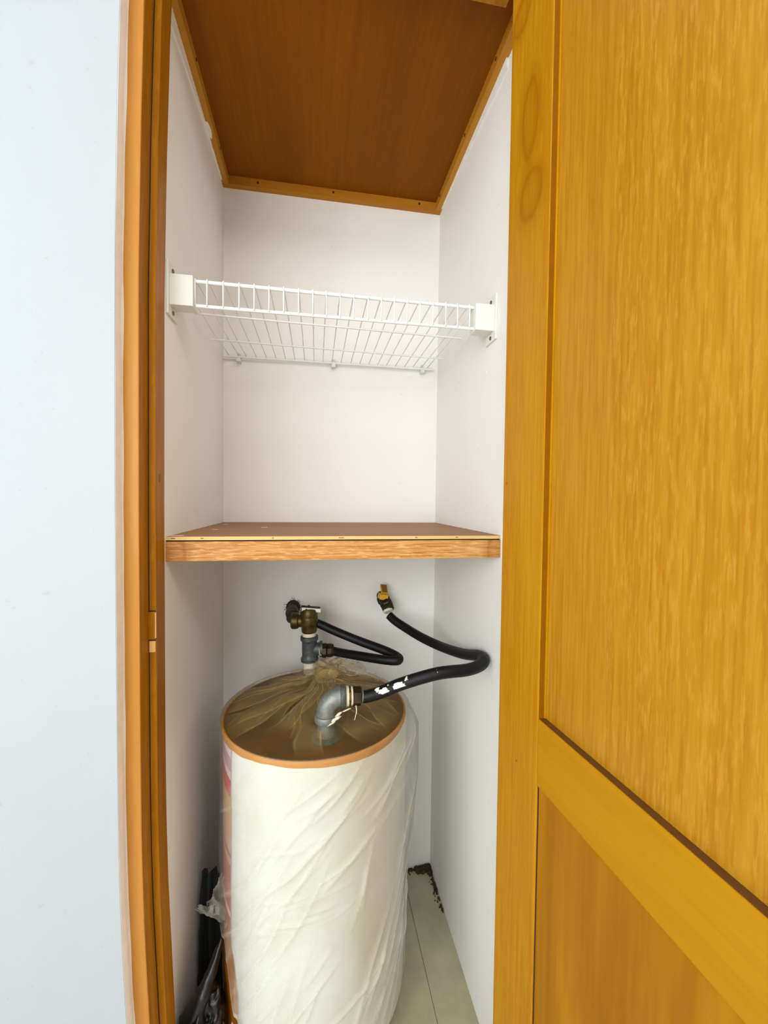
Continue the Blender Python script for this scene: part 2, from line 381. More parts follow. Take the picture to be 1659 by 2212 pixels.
# ------------------------------------------------------------------ door frame (left jamb with stop, head, right jamb behind the door)
fr = empty('door_frame', (0,-.52,0)); fr['kind'] = 'structure'
zj = [i*.05 for i in range(0, 45)]
fz = lambda z: bow(z)
bm = bmesh.new(); extrude_z(bm, [(0,D0),(-.037,D0),(-.037,-.557),(-.036,-.5575),(-.013,-.5575),(-.012,-.5565),(-.012,-.523),(-.001,-.523),(0,-.522)], zj, fz)
obj('left_jamb', bm, JAMB, fr)
bm = bmesh.new(); extrude_z(bm, [(-.0365,-.5575),(-.0130,-.5575),(-.0122,-.5582),(-.0122,-.5592),(-.0133,-.5600),(-.0360,-.5600)], zj, fz)
obj('casing_strip', bm, CASE, fr)
# dark groove where the stop meets the rabbet
bm = bmesh.new(); extrude_z(bm, [(-.0122,-.5236),(-.0104,-.5236),(-.0104,-.5229),(-.0122,-.5229)], zj, fz); obj('rabbet_groove', bm, DARKGAP, fr)
obj('right_jamb', B(.65, .695, -.56, D0-.0, 0, 2.2), JAMB, fr) if False else obj('right_jamb', B(.65, .695, -.575, -.552, 0, 2.2), JAMB, fr)
obj('head', B(-.04, .606, -.582, -.549, 2.106, 2.2), JAMB, fr)
# strike cut-out, chip and plugged hole on the stop
s = bow(.98)
bm = bmesh.new(); box(bm, -.0135, -.0005, -.5245, -.5225, .963, 1.012, bev=.0006); obj('strike_block', bm, PUTTY if False else JAMB, fr)
bm = bmesh.new(); box(bm, -.0015, .0002, -.5248, -.5225, .966, 1.010); obj('strike_edge', bm, PALEW, fr)
bm = bmesh.new(); box(bm, -.0110, -.0012, -.5243, -.5228, .941, .961, bev=.0006); obj('wood_chip', bm, PALEW, fr)
bm = bmesh.new(); box(bm, -.0125, -.0006, -.5247, -.5228, .961, .9635); obj('strike_gap', bm, DARKGAP, fr)
bm = bmesh.new(); box(bm, -.0125, -.0006, -.5247, -.5228, 1.0115, 1.0135); obj('strike_gap', bm, DARKGAP, fr)
bm = bmesh.new(); lathe(bm, (-.0005,-.505,1.242), (1,0,0), [(.0048,0),(.0048,.0010),(.0036,.0012)], 16)
for v in bm.verts: v.co.z = 1.242+(v.co.z-1.242)*1.7
obj('plugged_hole', bm, PUTTY, fr)

# ------------------------------------------------------------------ open door (local x = away from the hinge, local y = into the leaf thickness)
dr = empty('door_1', (.607,-.575,.012), math.radians(-90+4)); dr['kind'] = 'structure'
# local frame: +x points along the open leaf towards the room, +y points to the right of it (behind the visible face)
H0, H1, TH = 0.0, 2.13, .035; RZ0, RZ1, SW, LW = .750, .856, .120, .66
def dpart(name, bm, mat): return obj(name, bm, mat, dr, local=True)
bm = B(0, SW, 0, TH, H0, H1, bev=.0022); dpart('stile', bm, DOOR_A)
bm = B(LW-SW, LW, 0, TH, H0, H1, bev=.0022); dpart('stile', bm, DOOR_A)
bm = B(SW+.0004, LW-SW-.0004, .0004, TH-.0004, RZ0, RZ1, bev=.0016); dpart('rail', bm, DOOR_R)
bm = B(SW+.0004, LW-SW-.0004, .0004, TH-.0004, H1-.03, H1, bev=.0016); dpart('rail', bm, DOOR_R)
bm = B(SW+.0004, LW-SW-.0004, .0004, TH-.0004, H0, H0+.16, bev=.0016); dpart('rail', bm, DOOR_R)
dpart('upper_panel', B(SW-.004, LW-SW+.004, .0125, .022, RZ1-.004, H1-.026), DOOR_P)
dpart('upper_panel_bead', B(SW+.0005, SW+.0035, .0095, .0125, RZ1+.001, H1-.03, bev=.0008), DOOR_R)
# lower panel: raised field with sloping edges on three sides
bm = bmesh.new(); x0, x1, z0, z1 = SW-.004, LW-SW+.004, H0+.155, RZ0+.004
a = [bm.verts.new(v) for v in ((x0,.0040,z0),(x1,.0040,z0),(x1,.0040,z1),(x0,.0040,z1))]
b = [bm.verts.new(v) for v in ((x0+.045,.0022,z0+.05),(x1-.045,.0022,z0+.05),(x1-.045,.0022,z1-.012),(x0+.045,.0022,z1-.012))]
c = [bm.verts.new(v) for v in ((x0,.022,z0),(x1,.022,z0),(x1,.022,z1),(x0,.022,z1))]
for i in range(4):
    bm.faces.new((a[i], a[(i+1)%4], b[(i+1)%4], b[i])); bm.faces.new((c[i], c[(i+1)%4], a[(i+1)%4], a[i]))
bm.faces.new(b); bm.faces.new(c[::-1]); dpart('lower_panel', bm, DOOR_L)
LEDGE_SHADE = plain('ledge_shade_tone', (98,60,4), .7)
dpart('stile_edge', B(SW-.0002, SW+.0007, .0016, .0126, RZ1+.0006, H1-.03), plain('dark_edge_tone', (136,84,1), .75, Specular_IOR_Level=.08))  # darker strip covering the panel-side edge of the stile
dpart('rail_ledge_shade', B(SW+.0004, LW-SW-.0004, .0018, .0126, RZ1-.0002, RZ1+.0006), LEDGE_SHADE)  # shade along the rail top, put in as a dark-coloured strip
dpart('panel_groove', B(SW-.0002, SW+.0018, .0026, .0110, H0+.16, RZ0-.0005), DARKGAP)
for (x, z, r) in ((.012,1.228,.0022),(.062,.753,.0022)):
    bm = bmesh.new(); lathe(bm, (x,.0004,z), (0,-1,0), [(r,0),(r,.0006)], 10); dpart('nail_hole', bm, PUTTY)

# ------------------------------------------------------------------ plywood shelf
sh = tag(empty('wooden_shelf', (.325,-.24,1.09)), 'plain plywood shelf with a timber front batten above the tank', 'shelf')
ZS = 1.1364
bm = bmesh.new(); 
box(bm, 0, .65, D0+.006, 0, ZS-.0065, ZS); obj('plywood_board', bm, SHELFW, sh)
bm = bmesh.new(); box(bm, 0, .65, D0+.0045, D0+.006, ZS-.0065, ZS-.0042); obj('veneer_layer', bm, PLY, sh)
bm = bmesh.new(); box(bm, 0, .65, D0+.0047, D0+.006, ZS-.0022, ZS-.0002); obj('veneer_layer', bm, PLY, sh)
bm = bmesh.new(); box(bm, 0, .65, D0+.0050, D0+.006, ZS-.0042, ZS-.0022); obj('veneer_layer', bm, PALEW, sh)
bm = bmesh.new(); box(bm, .0, .65, D0+.004, D0+.024, 1.0905, ZS-.0090, bev=.0012); obj('front_batten', bm, BATTEN, sh)
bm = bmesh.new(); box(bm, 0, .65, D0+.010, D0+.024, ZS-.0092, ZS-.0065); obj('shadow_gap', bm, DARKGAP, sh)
bm = bmesh.new(); box(bm, 0, .02, D0+.03, -.005, 1.10, ZS-.0065); obj('cleat', bm, BATTEN, sh)
bm = bmesh.new(); box(bm, .63, .65, D0+.03, -.005, 1.10, ZS-.0065); obj('cleat', bm, BATTEN, sh)
for (x, y, a, b) in ((.012,-.455,.012,.0016),(.045,-.30,.006,.0012),(.03,-.115,.005,.0018),(.145,-.23,.007,.0016)):
    obj('paint_fleck', B(x-a, x+a, y-b, y+b, ZS-.0002, ZS+.0006), WPAINT, sh)
for (x, a) in ((.013,.0035),(.063,.0025),(.19,.0015),(.32,.005),(.47,.0022),(.555,.0025)):
    obj('ply_knot', B(x-a, x+a, D0+.0043, D0+.0052, ZS-.0040, ZS-.0024), PUTTY, sh)

# ------------------------------------------------------------------ wire shelf on two brackets
ws = tag(empty('wire_shelf', (.32,-.23,1.59)), 'white coated wire shelf spanning the closet below the wooden ceiling', 'shelf')
bars = [.0455,.066,.094,.122,.149,.176,.203,.231,.258,.284,.311,.338,.367,.394,.421,.448,.475,.503,.531,.557,.584]
YF, ZT, ZB = -.450, 1.6125, 1.5675
SK = lambda x: max(-.06, min(1.05, (x-.045)/.549))            # the shelf hangs a little askew: right end further back and higher
fx = lambda x: .045+(x-.045)*1.0186
FY = lambda x: YF+.029*SK(x); DZ = lambda x: .013*SK(x)
xr = .604
for zz_ in (ZT, ZB):
    bm = bmesh.new(); rod(bm, (.0441,FY(.0441),zz_), (xr,FY(xr),zz_+.013), .0036 if zz_ == ZT else .0034, 12); obj('front_rail', bm, WIRE, ws, True, angle=40)
rods = [((.006,-.306,1.6135),(.632,-.264,1.6215)), ((.004,-.157,1.6135),(.632,-.112,1.6205)), ((.004,-.014,1.620),(.634,-.011,1.620))]
for k, (a, b) in enumerate(rods):
    bm = bmesh.new(); rod(bm, a, b, .0034 if k == 2 else .0023, 10); obj('back_rail' if k == 2 else 'cross_rod', bm, WIRE, ws, True, angle=40)
for i, x in enumerate([.018]+bars+[.613]):
    if i not in (0, len(bars)+1): x = fx(x)
    d, yf = DZ(x), FY(x); t_ = (x-.006)/.626
    if i in (0, len(bars)+1): pth = [(x,yf+.036,ZT+.0050+d)]
    else: pth = [(x,yf-.0040,ZB-.001+d),(x,yf-.0042,ZT-.004+d),(x,yf-.0036,ZT+.0030+d),(x,yf-.0006,ZT+.0052+d),(x,yf+.006,ZT+.0050+d)]
    pth += [(x,-.306+.042*t_,1.6172+.008*t_),(x,-.157+.045*t_,1.6172+.007*t_),(x,-.014,1.6240)]
    bm = bmesh.new(); sweep(bm, pth, .00135, 8); obj('deck_wire', bm, WIRE, ws, True)
for nm, sgn, x0, x1, y0, dz, lab in (('shelf_bracket', 1, 0, .044, -.462, 0, 'white plastic end bracket holding the wire shelf on the left wall'),
                              ('shelf_bracket', -1, .65, .6045, -.434, .012, 'white plastic end bracket holding the wire shelf on the right wall')):
    br = tag(empty(nm, ((x0+x1)/2,y0+.01,1.555+dz)), lab, 'bracket', 'end brackets of the wire shelf')
    a, b = min(x0,x1), max(x0,x1)
    obj('bracket_body', B(a, b, y0, y0+.034, 1.562+dz, 1.618+dz, bev=.0012), PLASTIC, br)
    wx = (0, .0045) if sgn > 0 else (.6455, .65)
    bm = B(wx[0], wx[1], y0-.008, y0+.044, 1.543+dz, 1.640+dz, bev=.0012); mp_ = obj('mounting_plate', bm, PLASTIC, br)
    sx_ = wx[1] if sgn > 0 else wx[0]
    for z in (1.629+dz, 1.552+dz):
        bm = bmesh.new(); lathe(bm, (sx_, y0+.016, z), (sgn,0,0), [(.0042,0),(.0042,.0012),(.0028,.0022)], 12)
        obj('screw', bm, SCREW, mp_)
for lab, x in (('small clear wall clip under the back rail of the wire shelf, leftmost', .045), ('small clear wall clip under the back rail of the wire shelf, middle', .32), ('small clear wall clip under the back rail of the wire shelf, rightmost', .597)):
    cl = tag(empty('wall_clip', (x,0,1.612)), lab, 'clip', 'wall clips behind the wire shelf')
    obj('clip_body', B(x-.006, x+.006, -.021, 0, 1.606, 1.6165, bev=.0015), PLASTIC, cl)
    bm = bmesh.new(); sweep(bm, smooth_path([(x-.005,-.004,1.616),(x-.0055,-.008,1.628),(x,-.006,1.633),(x+.0055,-.008,1.628),(x+.005,-.004,1.616)], 4), .0013, 8); obj('clip_loop', bm, PLASTIC, cl, True)
    bm = bmesh.new(); lathe(bm, (x,-.021,1.611), (0,-1,0), [(.003,0),(.003,.001)], 10); obj('screw', bm, PLASTIC, cl)
# nail holes and scuffs on the closet walls
# ------------------------------------------------------------------ water heater
TX, TY, TR, TZ = .275, -.305, .212, .72
wh = tag(empty('water_heater', (TX,TY,0)), 'large upright water heater in a white jacket under clear plastic', 'water heater')
bm = bmesh.new(); r = TR-.006
lathe(bm, (TX,TY,0), (0,0,1), [(r-.05,.030),(r-.022,.033),(r-.008,.045),(r-.001,.066),(r,.085),(r,.705),(r-.002,.712)], 96); obj('tank_body', bm, TANK, wh, True, angle=50)
for k in range(3):
    bm = bmesh.new(); a = PI/2+2*PI*k/3; lathe(bm, (TX+.14*math.cos(a), TY+.14*math.sin(a), 0), (0,0,1), [(.018,0),(.014,.006),(.012,.036)], 16)
    obj('foot', bm, IRON, wh, True, angle=40)
bm = bmesh.new(); lathe(bm, (TX,TY,0), (0,0,1), [(TR-.005,.710),(TR-.005,.7163),(.10,.7185),(.001,.7195)], 96); obj('top_cap', bm, CAPM, wh, True, angle=40)
bm = bmesh.new(); lathe(bm, (TX,TY,0), (0,0,1), [(TR-.002,.700),(TR-.0005,.710),(TR-.0015,.7150),(TR-.003,.7164),(TR-.0055,.7168),(TR-.006,.711)], 128, caps=False)
obj('cap_rim', bm, RIM, bpy.data.objects['top_cap'], True)
def cyl(th, z, r): return Vector((TX+r*math.sin(th), TY-r*math.cos(th), z))     # th = 0 faces the room, positive to the right
rad = math.radians
edge_tab = [(.03,-60),(.08,-56),(.11,-48),(.16,-46.5),(.22,-46.5),(.27,-50),(.30,-53.5),(.72,-53.5)]
bm = bmesh.new(); NZ, NT = 90, 150; g = []
for i in range(NZ+1):
    f = i/NZ; z = .036+f*(.7085-.036); row = []
    e0 = rad(lerp_table(edge_tab, z)); e1 = rad(200)
    for j in range(NT+1):
        th = e0+(e1-e0)*j/NT; rr = TR
        if z < .10: rr = TR - .030*((.10-z)/.064)**2.0
        rr += .0016*noise.noise(Vector((th*1.7, z*5, 2))) + .0007*noise.noise(Vector((th*6, z*14, 5)))
        rr += .0012*math.exp(-((z-.709)/.01)**2)*-2
        row.append(bm.verts.new(cyl(th, z, rr)))
    g.append(row)
for i in range(NZ):
    for j in range(NT): bm.faces.new((g[i][j], g[i][j+1], g[i+1][j+1], g[i+1][j]))
jk = obj('insulation_jacket', bm, JACKET, wh, True)
md = jk.modifiers.new('thickness', 'SOLIDIFY'); md.thickness = .004; md.offset = -1
jk['label'] = 'white foam jacket'
bm = bmesh.new(); g = []
for i in range(30):
    z = .335+.375*i/29; g.append([bm.verts.new(cyl(rad(-110+59*j/24), z, TR-.0045)) for j in range(25)])
for i in range(29):
    for j in range(24): bm.faces.new((g[i][j], g[i][j+1], g[i+1][j+1], g[i+1][j]))
o = obj('energy_label', bm, LABEL, wh, True); o['label'] = 'pink and red printed label at the left edge'
# fittings seats on the cap
bm = bmesh.new(); lathe(bm, (.294,-.440,.716), (0,0,1), [(.031,0),(.031,.004),(.027,.007),(.0,.0075)], 24); o = obj('pipe_flange', bm, GALVD, wh, True, angle=40)
bm = bmesh.new(); lathe(bm, (.257,-.128,.716), (0,0,1), [(.034,0),(.034,.004),(.028,.007),(.0,.0075)], 24); o = obj('pipe_flange', bm, GALVD, wh, True, angle=40)

# ------------------------------------------------------------------ clear plastic film over the tank
def set_fold(o, vals):
    at = o.data.attributes.new('fold', 'FLOAT', 'POINT'); at.data.foreach_set('value', vals)
def ridge(x, y, z, p=2.0):
    v = 1-abs(noise.noise(Vector((x, y, z))))*2.2
    return max(0, v)**p
pw = tag(empty('plastic_wrap', (TX,TY,.72)), 'clear wrinkled plastic film draped over the tank top and sides', 'plastic wrap')
KX, KY = .285, -.195
NP, NR, NS = 640, 84, 260
rnd = random.Random(17)
def torn(th):
    """lowest height the film reaches at this angle (torn open at the left)"""
    d = math.degrees(th)
    if -150 < d < -30: return .30 + .02*noise.noise(Vector((d*.12, 0, 0))) - (max(0, d+58)/28)*.27
    return .05+.01*noise.noise(Vector((d*.05, 3, 0)))
# pleats on the top: bands radiating from the gather, each with two sharp edges
bands = []
for k in range(46):
    bands.append((2*PI*(k*.618 % 1)+rnd.uniform(-.1, .1), rnd.uniform(-2.2, 2.2), rnd.uniform(.08, .26), rnd.uniform(.006, .018), rnd.uniform(.3, 1), rnd.uniform(.6, 1.15), rnd.uniform(0, .35)))
for k in range(14):
    bands.append((rnd.uniform(0, 2*PI), rnd.uniform(-3, 3), rnd.uniform(.01, .03), rnd.uniform(.003, .006), rnd.uniform(.3, .8), rnd.uniform(.4, .9), rnd.uniform(0, .4)))
def top_fold(phi, rr, t):
    h = 0; f = 0
    for (p0, cv, wa, wm, am, t1, t0) in bands:
        if t > t1 or t < t0: continue
        d = (phi-(p0+cv*rr)+PI) % (2*PI) - PI; dm = d*rr; w = wm*.5+wa*rr*.5
        fade = min(1, (t1-t)/.18)*min(1, (t-t0)/.06+.15)
        if abs(dm) < w*1.5:
            e1 = math.exp(-((dm-w)/.0018)**2); e2 = math.exp(-((dm+w)/.0022)**2); ins = 1 if abs(dm) < w else 0
            h += fade*am*(.0040*max(0, 1-(dm/w)**2) + .0022*(e1+e2*.6)); f = max(f, fade*(.35+.65*am)*(.50*ins+(.9*e1+.65*e2)*min(1, rr/.09)))
    return h, f
# creases on the side: (u, z, direction, half length, height)
cre = []
for k in range(78):
    u0 = rnd.uniform(-.22, .33); z0 = rnd.uniform(.05, .70); an = rad(rnd.gauss(58 if z0 < .55 else 38, 11)); ln = rnd.uniform(.04, .17)*(1.25 if z0 < .5 else .8)
    cre.append((u0, z0, math.cos(an), math.sin(an), ln, rnd.uniform(.0010, .0030), rnd.uniform(.0034, .0065), rnd.uniform(-.8, .8)))
for k in range(10):
    cre.append((rnd.uniform(-.19, .05), rnd.uniform(.38, .56), math.cos(rad(rnd.gauss(12, 8))), math.sin(rad(rnd.gauss(12, 8))), rnd.uniform(.04, .10), rnd.uniform(.0008, .0018), .0036, rnd.uniform(-2, 2)))
def side_fold(u, z):
    h = 0; f = 0
    for (u0, z0, cx, cz, ln, am, w, cv) in cre:
        du, dz = u-u0, z-z0; a = du*cx+dz*cz
        if abs(a) > ln: continue
        b = -du*cz+dz*cx+cv*a*a
        if abs(b) > w*4: continue
        e = (1-(a/ln)**2); g_ = math.exp(-(b/w)**2)
        h += am*e*g_; f = max(f, e*g_*min(1, am/.0022))
        if 0 < b < w*4: f = max(f, .25*e)
    return h, f
bm = bmesh.new(); vals = []; rows = []
for i in range(NP):
    phi = 2*PI*i/NP; dx, dy = math.sin(phi), -math.cos(phi)
    ox, oy = KX-TX, KY-TY; bq = ox*dx+oy*dy; cq = ox*ox+oy*oy-(TR+.0005)**2
    Lr = -bq+math.sqrt(bq*bq-cq); col = []
    ex, ey = ox+dx*Lr, oy+dy*Lr; th = math.atan2(ex, -ey)
    for j in range(NR+1):
        t = j/NR; rr = .004+(Lr-.004)*t; px, py = KX+dx*rr, KY+dy*rr
        wob = .25*noise.noise(Vector((px*14, py*14, 1)))
        hf, ff = top_fold(phi+wob*min(1, .06/rr), rr, t)
        am = min(1, t*6)*min(1, (1-t)*7)
        h = .7235 + .040*math.exp(-(rr/.030)**1.3) + am*(hf+.0022*noise.noise(Vector((px*22, py*22, 7)))+.0012) + .022*math.exp(-(((px-.294)**2+(py+.440)**2)/.024**2)) + (1-t)*.005
        if t > .96: h -= .0012*((t-.96)/.04)
        col.append(bm.verts.new((px, py, h))); vals.append(min(1, ff*am+.5*math.exp(-rr/.03)+.10*(1-t)))
    zl = torn(th); d = math.degrees(th); u = th*TR
    for j in range(1, NS+1):
        t = j/NS; z = .7225+(zl-.7225)*t
        puff = .028*math.exp(-((d-84)/24)**2)*max(0, min(1, (.735-z)/.06))*max(0, min(1, (z-.30)/.26))
        base = TR - .030*((.10-z)/.064)**2.0 if z < .10 else TR
        hf, ff = side_fold(u, z); on_ = min(1, t*14)
        rr = base+.0026+puff+on_*(hf+.0012*noise.noise(Vector((u*14, z*10, 33)))+.0012)
        if d < -45 and z < .36: rr += .004*(.36-z)/.1
        col.append(bm.verts.new(cyl(th, z, rr))); vals.append(min(1, .06+.8*ff*on_+(.4 if t > .985 else 0)+.10*math.exp(-((d-84)/24)**2)*(z > .30)))
    rows.append(col)
for i in range(NP):
    a, b = rows[i], rows[(i+1)%NP]
    for j in range(len(a)-1):
        f = bm.faces.new((a[j], b[j], b[j+1], a[j+1]))
        f.material_index = 0 if j < NR else 1
o = obj('film_cover', bm, FILM_T, pw, True); o.data.materials.append(FILM_S); set_fold(o, vals)
# crumpled gather of film around the rear pipe
def crumple(name, pts, nu, nv, amp, seed, base=.5, mat=FILM_T, parent=pw, freq=38):
    """patch spanned by 4 corners (bilinear) with crumples along its normal"""
    P = [Vector(p) for p in pts]; n = (P[1]-P[0]).cross(P[3]-P[0]).normalized(); bm = bmesh.new(); vals = []; gr = []
    for i in range(nu+1):
        row = []
        for j in range(nv+1):
            u, v = i/nu, j/nv; c = P[0]*(1-u)*(1-v)+P[1]*u*(1-v)+P[2]*u*v+P[3]*(1-u)*v
            eg = .5*noise.noise(Vector((u*5+seed, v*5, 0))); b4 = max(0, 1-(min(u, 1-u)*7))+max(0, 1-(min(v, 1-v)*7)); c = c+(P[1]-P[0])*.22*noise.noise(Vector((v*9, seed, 9)))*b4+(P[3]-P[0])*.25*noise.noise(Vector((u*9, seed+3, 9)))*b4
            c = c + (P[1]-P[0])*(.10*noise.noise(Vector((v*6, seed, 1)))) + (P[3]-P[0])*(.10*noise.noise(Vector((u*6, seed, 5))))
            f = ridge(c.x*freq+seed, c.y*freq, c.z*freq, 1.2)
            c = c + n*amp*(f*1.2+eg)
            row.append(bm.verts.new(c)); vals.append(min(1, base*.6+f*.7)*(1-.75*min(1, b4)) if 'gather' in name else min(1, base*.6+f*.7))
        gr.append(row)
    for i in range(nu):
        for j in range(nv): bm.faces.new((gr[i][j], gr[i+1][j], gr[i+1][j+1], gr[i][j+1]))
    o = obj(name, bm, mat, parent, True); set_fold(o, vals); return o
crumple('gathered_film', [(.262,-.225,.745),(.330,-.205,.735),(.395,-.125,.752),(.280,-.140,.776)], 40, 34, .007, 3, .35, freq=17)
crumple('gathered_film', [(.272,-.245,.742),(.322,-.250,.735),(.335,-.165,.770),(.268,-.165,.760)], 34, 30, .008, 8, .5, freq=20)
crumple('gathered_film', [(.320,-.190,.742),(.440,-.225,.728),(.400,-.135,.745),(.345,-.125,.765)], 40, 30, .006, 14, .2, freq=15)
# torn tails at the left
crumple('torn_tail', [(.069,-.372,.394),(.100,-.402,.392),(.093,-.400,.310),(.040,-.362,.318)], 14, 16, .004, 41, .05, FILM_S)
crumple('torn_tail', [(.015,-.350,.300),(.020,-.352,.314),(.080,-.380,.330),(.082,-.388,.300)], 8, 20, .003, 47, .3, FILM_S)
crumple('torn_tail', [(.090,-.455,.155),(.118,-.480,.185),(.125,-.500,.06),(.085,-.470,.06)], 14, 16, .006, 52, .5, FILM_S)

# ------------------------------------------------------------------ pipe fittings
def P_(name, par, mat, org, ax, prof, n=32, rot=0, smooth=True):
    bm = bmesh.new(); lathe(bm, org, ax, prof, n, rot); return obj(name, bm, mat, par, smooth, angle=35)
def collar(r, w, t0, lip=.003): return [(r,t0),(r+lip*.7,t0+w*.15),(r+lip,t0+w*.35),(r+lip,t0+w*.8),(r+lip*.6,t0+w)]
# front elbow
el = tag(empty('pipe_elbow', (.294,-.44,.727)), 'grey galvanised elbow pipe at the front of the tank top', 'pipe fitting')
EX, EY = .294, -.44
P_('nipple', el, GALV, (EX,EY,.722), (0,0,1), [(.0175,0),(.0175,.048)])
R_ = .030; cen = Vector((EX+R_, EY, .771))
path = [Vector((EX,EY,.757))] + [cen+Vector((-R_*math.cos(a), 0, R_*math.sin(a))) for a in [i*PI/2/12 for i in range(13)]] + [Vector((EX+R_+.008, EY, .771+R_))]
bm = bmesh.new(); sweep(bm, path, lambda t: .0208-.0012*math.sin(PI*t), 32); obj('elbow_body', bm, GALV, el, True, angle=50)
P_('collar', el, GALV, (EX,EY,.752), (0,0,1), [(.019,0),(.0235,.001),(.0240,.004),(.0240,.012),(.0228,.014),(.0205,.0145)])
P_('collar', el, GALVD, (EX+R_-.002,EY,.801), (1,0,0), [(.0205,0),(.0236,.001),(.0240,.003),(.0240,.010),(.0232,.0115),(.018,.012)])
P_('thread_tape', el, TAPE, (EX+R_+.009,EY,.801), (1,0,0), [(.019,0),(.0205,.001),(.0195,.004),(.0200,.0065)])
P_('adapter_ring', el, BRASS, (EX+R_+.0145,EY,.801), (1,0,0), [(.0185,0),(.0205,.0008),(.0205,.005),(.0185,.0058)], 8)
P_('thread_tape', el, TAPE, (EX+R_+.0195,EY,.801), (1,0,0), [(.017,0),(.0192,.001),(.0180,.0045)])
P_('hex_nut', el, BRASSD, (EX+R_+.0235,EY,.800), (1,0,-.06), [(.0165,0),(.0195,.0018),(.0195,.0165),(.0165,.0190)], 6, .3, False)
P_('ferrule', el, PALEW if False else GALV, (EX+R_+.0425,EY,.799), (1,0,-.06), [(.0142,0),(.0142,.0025)])
bm = bmesh.new()
sweep(bm, smooth_path([(.353,-.460,.790),(.354,-.463,.780),(.352,-.464,.770),(.350,-.463,.762)], 4), lambda t: .0012*(1-.5*t), 6); obj('loose_tape', bm, TAPE, el, True)
random.seed(12)
for k, (c_, sz) in enumerate((((.313,-.4615,.766),(.0085,.003,.0045)),((.318,-.4605,.7745),(.0065,.003,.004)),((.304,-.4635,.758),(.007,.0015,.003)),((.334,-.4590,.7815),(.009,.0025,.002)))):
    bm = bmesh.new(); bmesh.ops.create_icosphere(bm, subdivisions=3, radius=1)
    for v in bm.verts:
        q = v.co*(1+.5*noise.noise(v.co*2.2+Vector((k*5,0,0)))+.3*noise.noise(v.co*5)); v.co = Vector(c_)+Vector((q.x*sz[0]+q.z*.003, q.y*sz[1], q.z*sz[2]+q.x*.003))
    obj('sealant_clump', bm, TAPE, el, True)
# rear tee
te = tag(empty('pipe_tee', (.256,-.128,.72)), 'upright galvanised tee below the left brass valve', 'pipe fitting')
ax_ = Vector((-.02,0,1)); b0 = Vector((.2565,-.128,.722))
P_('nipple', te, TAPE, b0, ax_, [(.0170,0),(.0175,.04)])
P_('tee_body', te, GALVD, b0+ax_*.034, ax_, [(.0205,0),(.0240,.0015),(.0245,.009),(.0215,.013),(.0205,.020),(.0210,.034),(.0205,.054),(.0215,.058),(.0245,.061),(.0245,.070),(.0210,.072)])
P_('branch', te, GALVD, (.262,-.128,.789), (1,0,0), [(.0180,0),(.0180,.020),(.0215,.021),(.0220,.028),(.019,.029)])
P_('thread_tape', te, TAPE, (.283,-.131,.787), (1,-.1,0), [(.0165,0),(.0178,.002),(.0178,.006),(.0160,.008)])
P_('hose_nut', te, BRASSD, (.289,-.132,.786), (1,-.05,-.02), [(.016,0),(.0200,.002),(.0205,.012),(.0175,.014),(.0190,.016),(.0190,.026),(.0165,.032),(.014,.033)], 8, .2, False)
P_('thread_tape', te, TAPE, b0+ax_*.104, ax_, [(.0185,0),(.0190,.004),(.0185,.011)])
# left brass valve, fed from the wall
lv = tag(empty('ball_valve', (.246,-.128,.835)), 'olive brass valve with a thin white lever, on top of the tee', 'valve')
v0 = b0+ax_*.114
P_('valve_body', lv, BRASS, v0, ax_, [(.0175,0),(.0205,.003),(.0215,.007),(.0215,.019),(.0235,.022),(.0245,.026),(.0250,.040),(.0245,.044),(.0235,.046),(.0240,.048),(.0235,.058),(.0200,.066),(.0140,.068),(.006,.0685)])
P_('side_port', lv, BRASS, (.236,-.125,.869), (-1,.12,0), [(.0170,0),(.0175,.010),(.0215,.013),(.0225,.020),(.0222,.028),(.0190,.031)], 24)
P_('side_port', lv, BRASSD, (.268,-.128,.866), (1,0,0), [(.0140,0),(.0140,.004),(.0120,.006)], 12)
P_('valve_stem', lv, IRON, v0+ax_*.067, ax_, [(.0030,0),(.0030,.010)], 12)
bm = bmesh.new(); box(bm, .232, .284, -.137, -.119, .9098, .9112)
for v in bm.verts:
    v.co.z -= (v.co.x-.232)*.11
    if v.co.z < .9105 and v.co.y < -.13: pass
o = lev_ = obj('lever', bm, IRON, lv)
bm = bmesh.new(); box(bm, .234, .285, -.1385, -.1372, .9000, .9100)
for v in bm.verts: v.co.z -= (v.co.x-.232)*.11
o = obj('lever_flange', bm, PLASTIC, lev_); o['label'] = 'white painted lever flange'
bm = bmesh.new(); lathe(bm, (.246,-.1385,.904), (0,-1,0), [(.0022,0),(.0022,.001)], 10); obj('rivet', bm, IRON, lev_)
bm = bmesh.new(); sweep(bm, smooth_path([(.2035,0,.877),(.204,-.03,.876),(.204,-.075,.873),(.206,-.100,.871),(.222,-.116,.869)], 5), .0135, 20); obj('wall_nipple', bm, IRON, lv, True, angle=50)
P_('wall_flange', lv, IRON, (.2035,-.0005,.877), (0,-1,0), [(.021,0),(.021,.005),(.017,.010)], 20)
P_('nipple_coupling', lv, IRON, (.204,-.045,.8755), (0,-1,-.03), [(.0140,0),(.0185,.002),(.0195,.020),(.0175,.032),(.0140,.034)], 16)
P_('nipple_coupling', lv, IRON, (.206,-.098,.871), (.7,-.55,-.08), [(.0135,-.010),(.0160,-.006),(.0165,.006),(.0135,.010)], 16)
bm = bmesh.new(); random.seed(8)
for k in range(26):
    a = random.uniform(0, 2*PI); r1, r2 = .017, random.uniform(.021,.031)
    rod(bm, (.2035+r1*math.cos(a), -.004, .877+r1*math.sin(a)), (.2035+r2*math.cos(a+.3), -random.uniform(.001,.006), .877+r2*math.sin(a+.3)), .0005, 4)
o = obj('hemp_fibre', bm, IRON, lv); o['kind'] = 'stuff'
